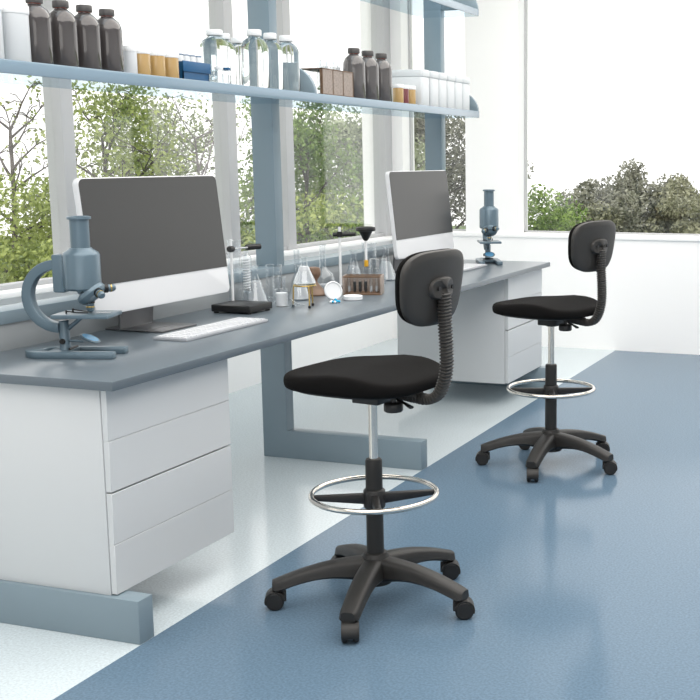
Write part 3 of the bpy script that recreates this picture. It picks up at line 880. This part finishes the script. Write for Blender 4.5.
# ================================================================== SHELF ITEMS
def item(name, label, cat, x, y, group=None, z=ST, rz=0): return thing(name, label, cat, (x, y, z), rz, group)
SX = -2.575
def bottle_prof(r, h, rn):
    return [(r * .94, 0), (r, .006), (r, h * .66), (r * .97, h * .72), (r * .82, h * .80), (rn * 1.25, h * .86), (rn, h * .875), (rn, h * .90)]
def bottle(label, y, r, h, body, cap, neck, group, x=SX, nm='reagent_bottle'):
    t = item(nm, label, 'bottle', x, y, group)
    MB().lathe(bottle_prof(r, h, r * .42), 32).build('body', body, t)
    MB().lathe([(r * .43, h * .885), (r * .43, h * .905)], 24).build('neck', neck, t)
    c = MB().lathe([(r * .52, h * .895), (r * .54, h * .905), (r * .54, h * .985), (r * .50, h)], 30)
    c.build('cap', cap, t)
    return t
def jar(label, y, r, h, x=SX, body='whitebox', lid='capwhite', nm='white_jar', lidh=.16, group=None, cat='jar'):
    t = item(nm, label, cat, x, y, group)
    MB().lathe([(r * .95, 0), (r, .004), (r, h * (1 - lidh)), (r * .9, h * (1 - lidh) + .001)], 30).build('body', M[body], t)
    MB().lathe([(r * 1.03, h * (1 - lidh)), (r * 1.05, h * (1 - lidh) + .003), (r * 1.05, h - .003), (r, h)], 30).build('lid', M[lid], t)
    return t
jar('large white lidded jar cut by the left edge of the photo', 2.775, .046, .165, group='large white jars on the shelf')
jar('large white lidded jar directly left of the amber bottles', 2.885, .046, .165, group='large white jars on the shelf')
ords = ['leftmost of the four large amber bottles', 'second from left of the four large amber bottles', 'third from left of the four large amber bottles', 'rightmost of the four large amber bottles']
for i, y in enumerate((2.982, 3.098, 3.208, 3.319)):
    bottle('dark grey capped bottle, ' + ords[i], y, .046, .203, M['amber'], M['capdark'], M['amber_neck'], 'large amber bottles on the shelf')
jar('small grey white jar right of the four amber bottles', 3.425, .026, .095, -2.575, 'greybox', 'capwhite', lidh=.2)
for i, y in enumerate((3.490, 3.575, 3.655)):
    jar(('leftmost', 'middle', 'rightmost')[i] + ' of three amber vials with white lids left of the blue box', y, .031, .092, SX, 'vial', 'capwhite', 'amber_vial', .2, 'amber vials left of the blue box', 'vial')
t = item('blue_box', 'open blue box holding small capped vials on the shelf', 'box', -2.60, 3.780)
bb = MB().box(-.050, .050, -.082, .082, 0, .004)
bb.box(-.050, -.046, -.082, .082, 0, .066); bb.box(.046, .050, -.082, .082, 0, .066); bb.box(-.050, .050, -.082, -.078, 0, .066); bb.box(-.050, .050, .078, .082, 0, .066)
bb.build('box_body', M['bluebox'], t)
MB().box(.050, .055, -.086, .088, .030, .068).build('lid_flap', M['bluebox'], t, 0.001)
for r in range(2):
    for i in range(4):
        v = item('capped_vial', 'blue topped clear vial in the blue box, %s in the %s row' % (('leftmost', 'second from left', 'third from left', 'rightmost')[i], ('front', 'back')[r]), 'vial', -2.60 + .022 - .044 * r, 3.780 - .058 + .0385 * i, 'small vials in the blue box', ST + .0045)
        MB().lathe([(.013, 0), (.014, .003), (.014, .072), (.012, .078)], 16).build('body', M['whitebox'], v)
        MB().cyl(.0125, .078, .086, 16).build('cap', M['capwhite'], v)
        MB().cyl(.013, .086, .090, 16).build('cap_ring', M['bluebox'], v)
for i, y in enumerate((3.935, 3.985)):
    v = item('capped_vial', ('left', 'right')[i] + ' one of two small clear vials in front of clear bottles', 'vial', -2.535, y - .03, 'small vials before the clear bottles')
    MB().lathe([(.019, 0), (.020, .003), (.020, .046), (.015, .052)], 18).build('body', GL, v)
    MB().lathe([(.0165, .0505), (.017, .052), (.017, .060)], 18).build('cap', M['bluebox'] if i else M['capwhite'], v)
cl = ['leftmost large clear bottle right of the blue box', 'narrow clear bottle set back between leftmost and middle clear bottles', 'middle large clear bottle standing forward on shelf', 'clear bottle second from right of the clear bottles', 'rightmost clear bottle beside the curved shelf bracket', 'clear bottle at the very back, nearly hidden behind the middle one']
for i, (y, x, r, h) in enumerate(((3.962, -2.585, .058, .203), (4.190, -2.690, .046, .215), (4.222, -2.570, .056, .229), (4.405, -2.605, .050, .235), (4.528, -2.600, .055, .237), (4.345, -2.725, .046, .215))):
    bottle('white capped ' + cl[i], y, r, h, M['bottleglass'], M['capwhite'], M['bottleglass'], 'large clear bottles on the shelf', x, 'clear_bottle')
# test tube rack on shelf
rk = item('test_tube_rack', 'box shaped wooden test tube rack with grey brown panels on shelf', 'rack', -2.600, 4.885, None)
MB().box(-.058, .060, -.150, .150, 0, .006).build('bottom_board', M['wood'], rk)
for i in range(3):
    y0 = -.148 + i * .100
    MB().box(.050, .058, y0 + .005, y0 + .096, .006, .112).build('front_panel', M['woodpanel'], rk)
fr = MB()
for i in range(4): 
    y0 = -.150 + i * .0985
    fr.box(.046, .059, y0, y0 + .005, .006, .115)
fr.box(-.058, -.052, -.150, -.145, .006, .115)
fr.box(-.058, .059, -.150, .150, .112, .117)
fr.build('frame', M['wood'], rk)
pos = [(.03, -.125), (-.02, -.105), (.03, -.065), (-.01, -.03), (.03, 0.0), (-.02, .03), (.03, .06), (-.01, .11)]
for i, (dx, dy) in enumerate(pos):
    v = item('test_tube', 'clear test tube %s in the shelf rack' % ('leftmost', 'second from left', 'third from left', 'fourth from left', 'fifth from left', 'third from right', 'second from right', 'rightmost')[i], 'test tube', -2.600 + dx, 4.885 + dy, 'test tubes in the shelf rack', ST + .0065)
    MB().shell([(.0005, 0), (.006, .002), (.010, .009), (.010, .150), (.0125, .153), (.011, .154)], 14).build('glass', GL, v)
jar('white jar half hidden behind the shelf test tube rack', 5.10, .045, .150, -2.695)
dl = ('left', 'middle', 'right')
for i, y in enumerate((5.115, 5.263, 5.415)):
    bottle('dark smoky bottle with grey cap, %s one of three right of shelf rack' % dl[i], y, .053, .235, M['amber_grey'], M['capdark'], M['amber_neck'], 'dark smoky bottles right of the shelf rack')
for i, (y, bm_) in enumerate(((5.61, 'vial'), (5.69, 'vial_red'), (5.765, 'vial'))):
    jar(('small amber vial left of the dark red vial', 'small dark red vial with white lid', 'small amber vial right of the dark red vial')[i], y, .028 if i != 1 else .022, .098, SX, bm_, 'capwhite', 'small_vial', .2, 'small vials left of the white containers', 'vial')
bx = ['first and widest white lidded container beside the small amber vials', 'second white lidded container from the left on shelf end', 'third white lidded container from the left on shelf end', 'fourth white lidded container from the left on shelf end', 'fifth white lidded container from the left on shelf end', 'last white lidded container beside the end bracket']
for i, y in enumerate((5.870, 6.000, 6.118, 6.236, 6.354, 6.472)):
    t = item('lidded_container', bx[i], 'container', -2.625, y, 'white lidded containers on the shelf end')
    hw = .050
    MB().prism(rrect(.19, hw * 2, .014, 4), 0, .150).build('body', M['whitebox'], t, 0.002)
    MB().prism(rrect(.196, hw * 2 + .004, .016, 4), .150, .188).build('lid', M['whitebox'], t, 0.004)
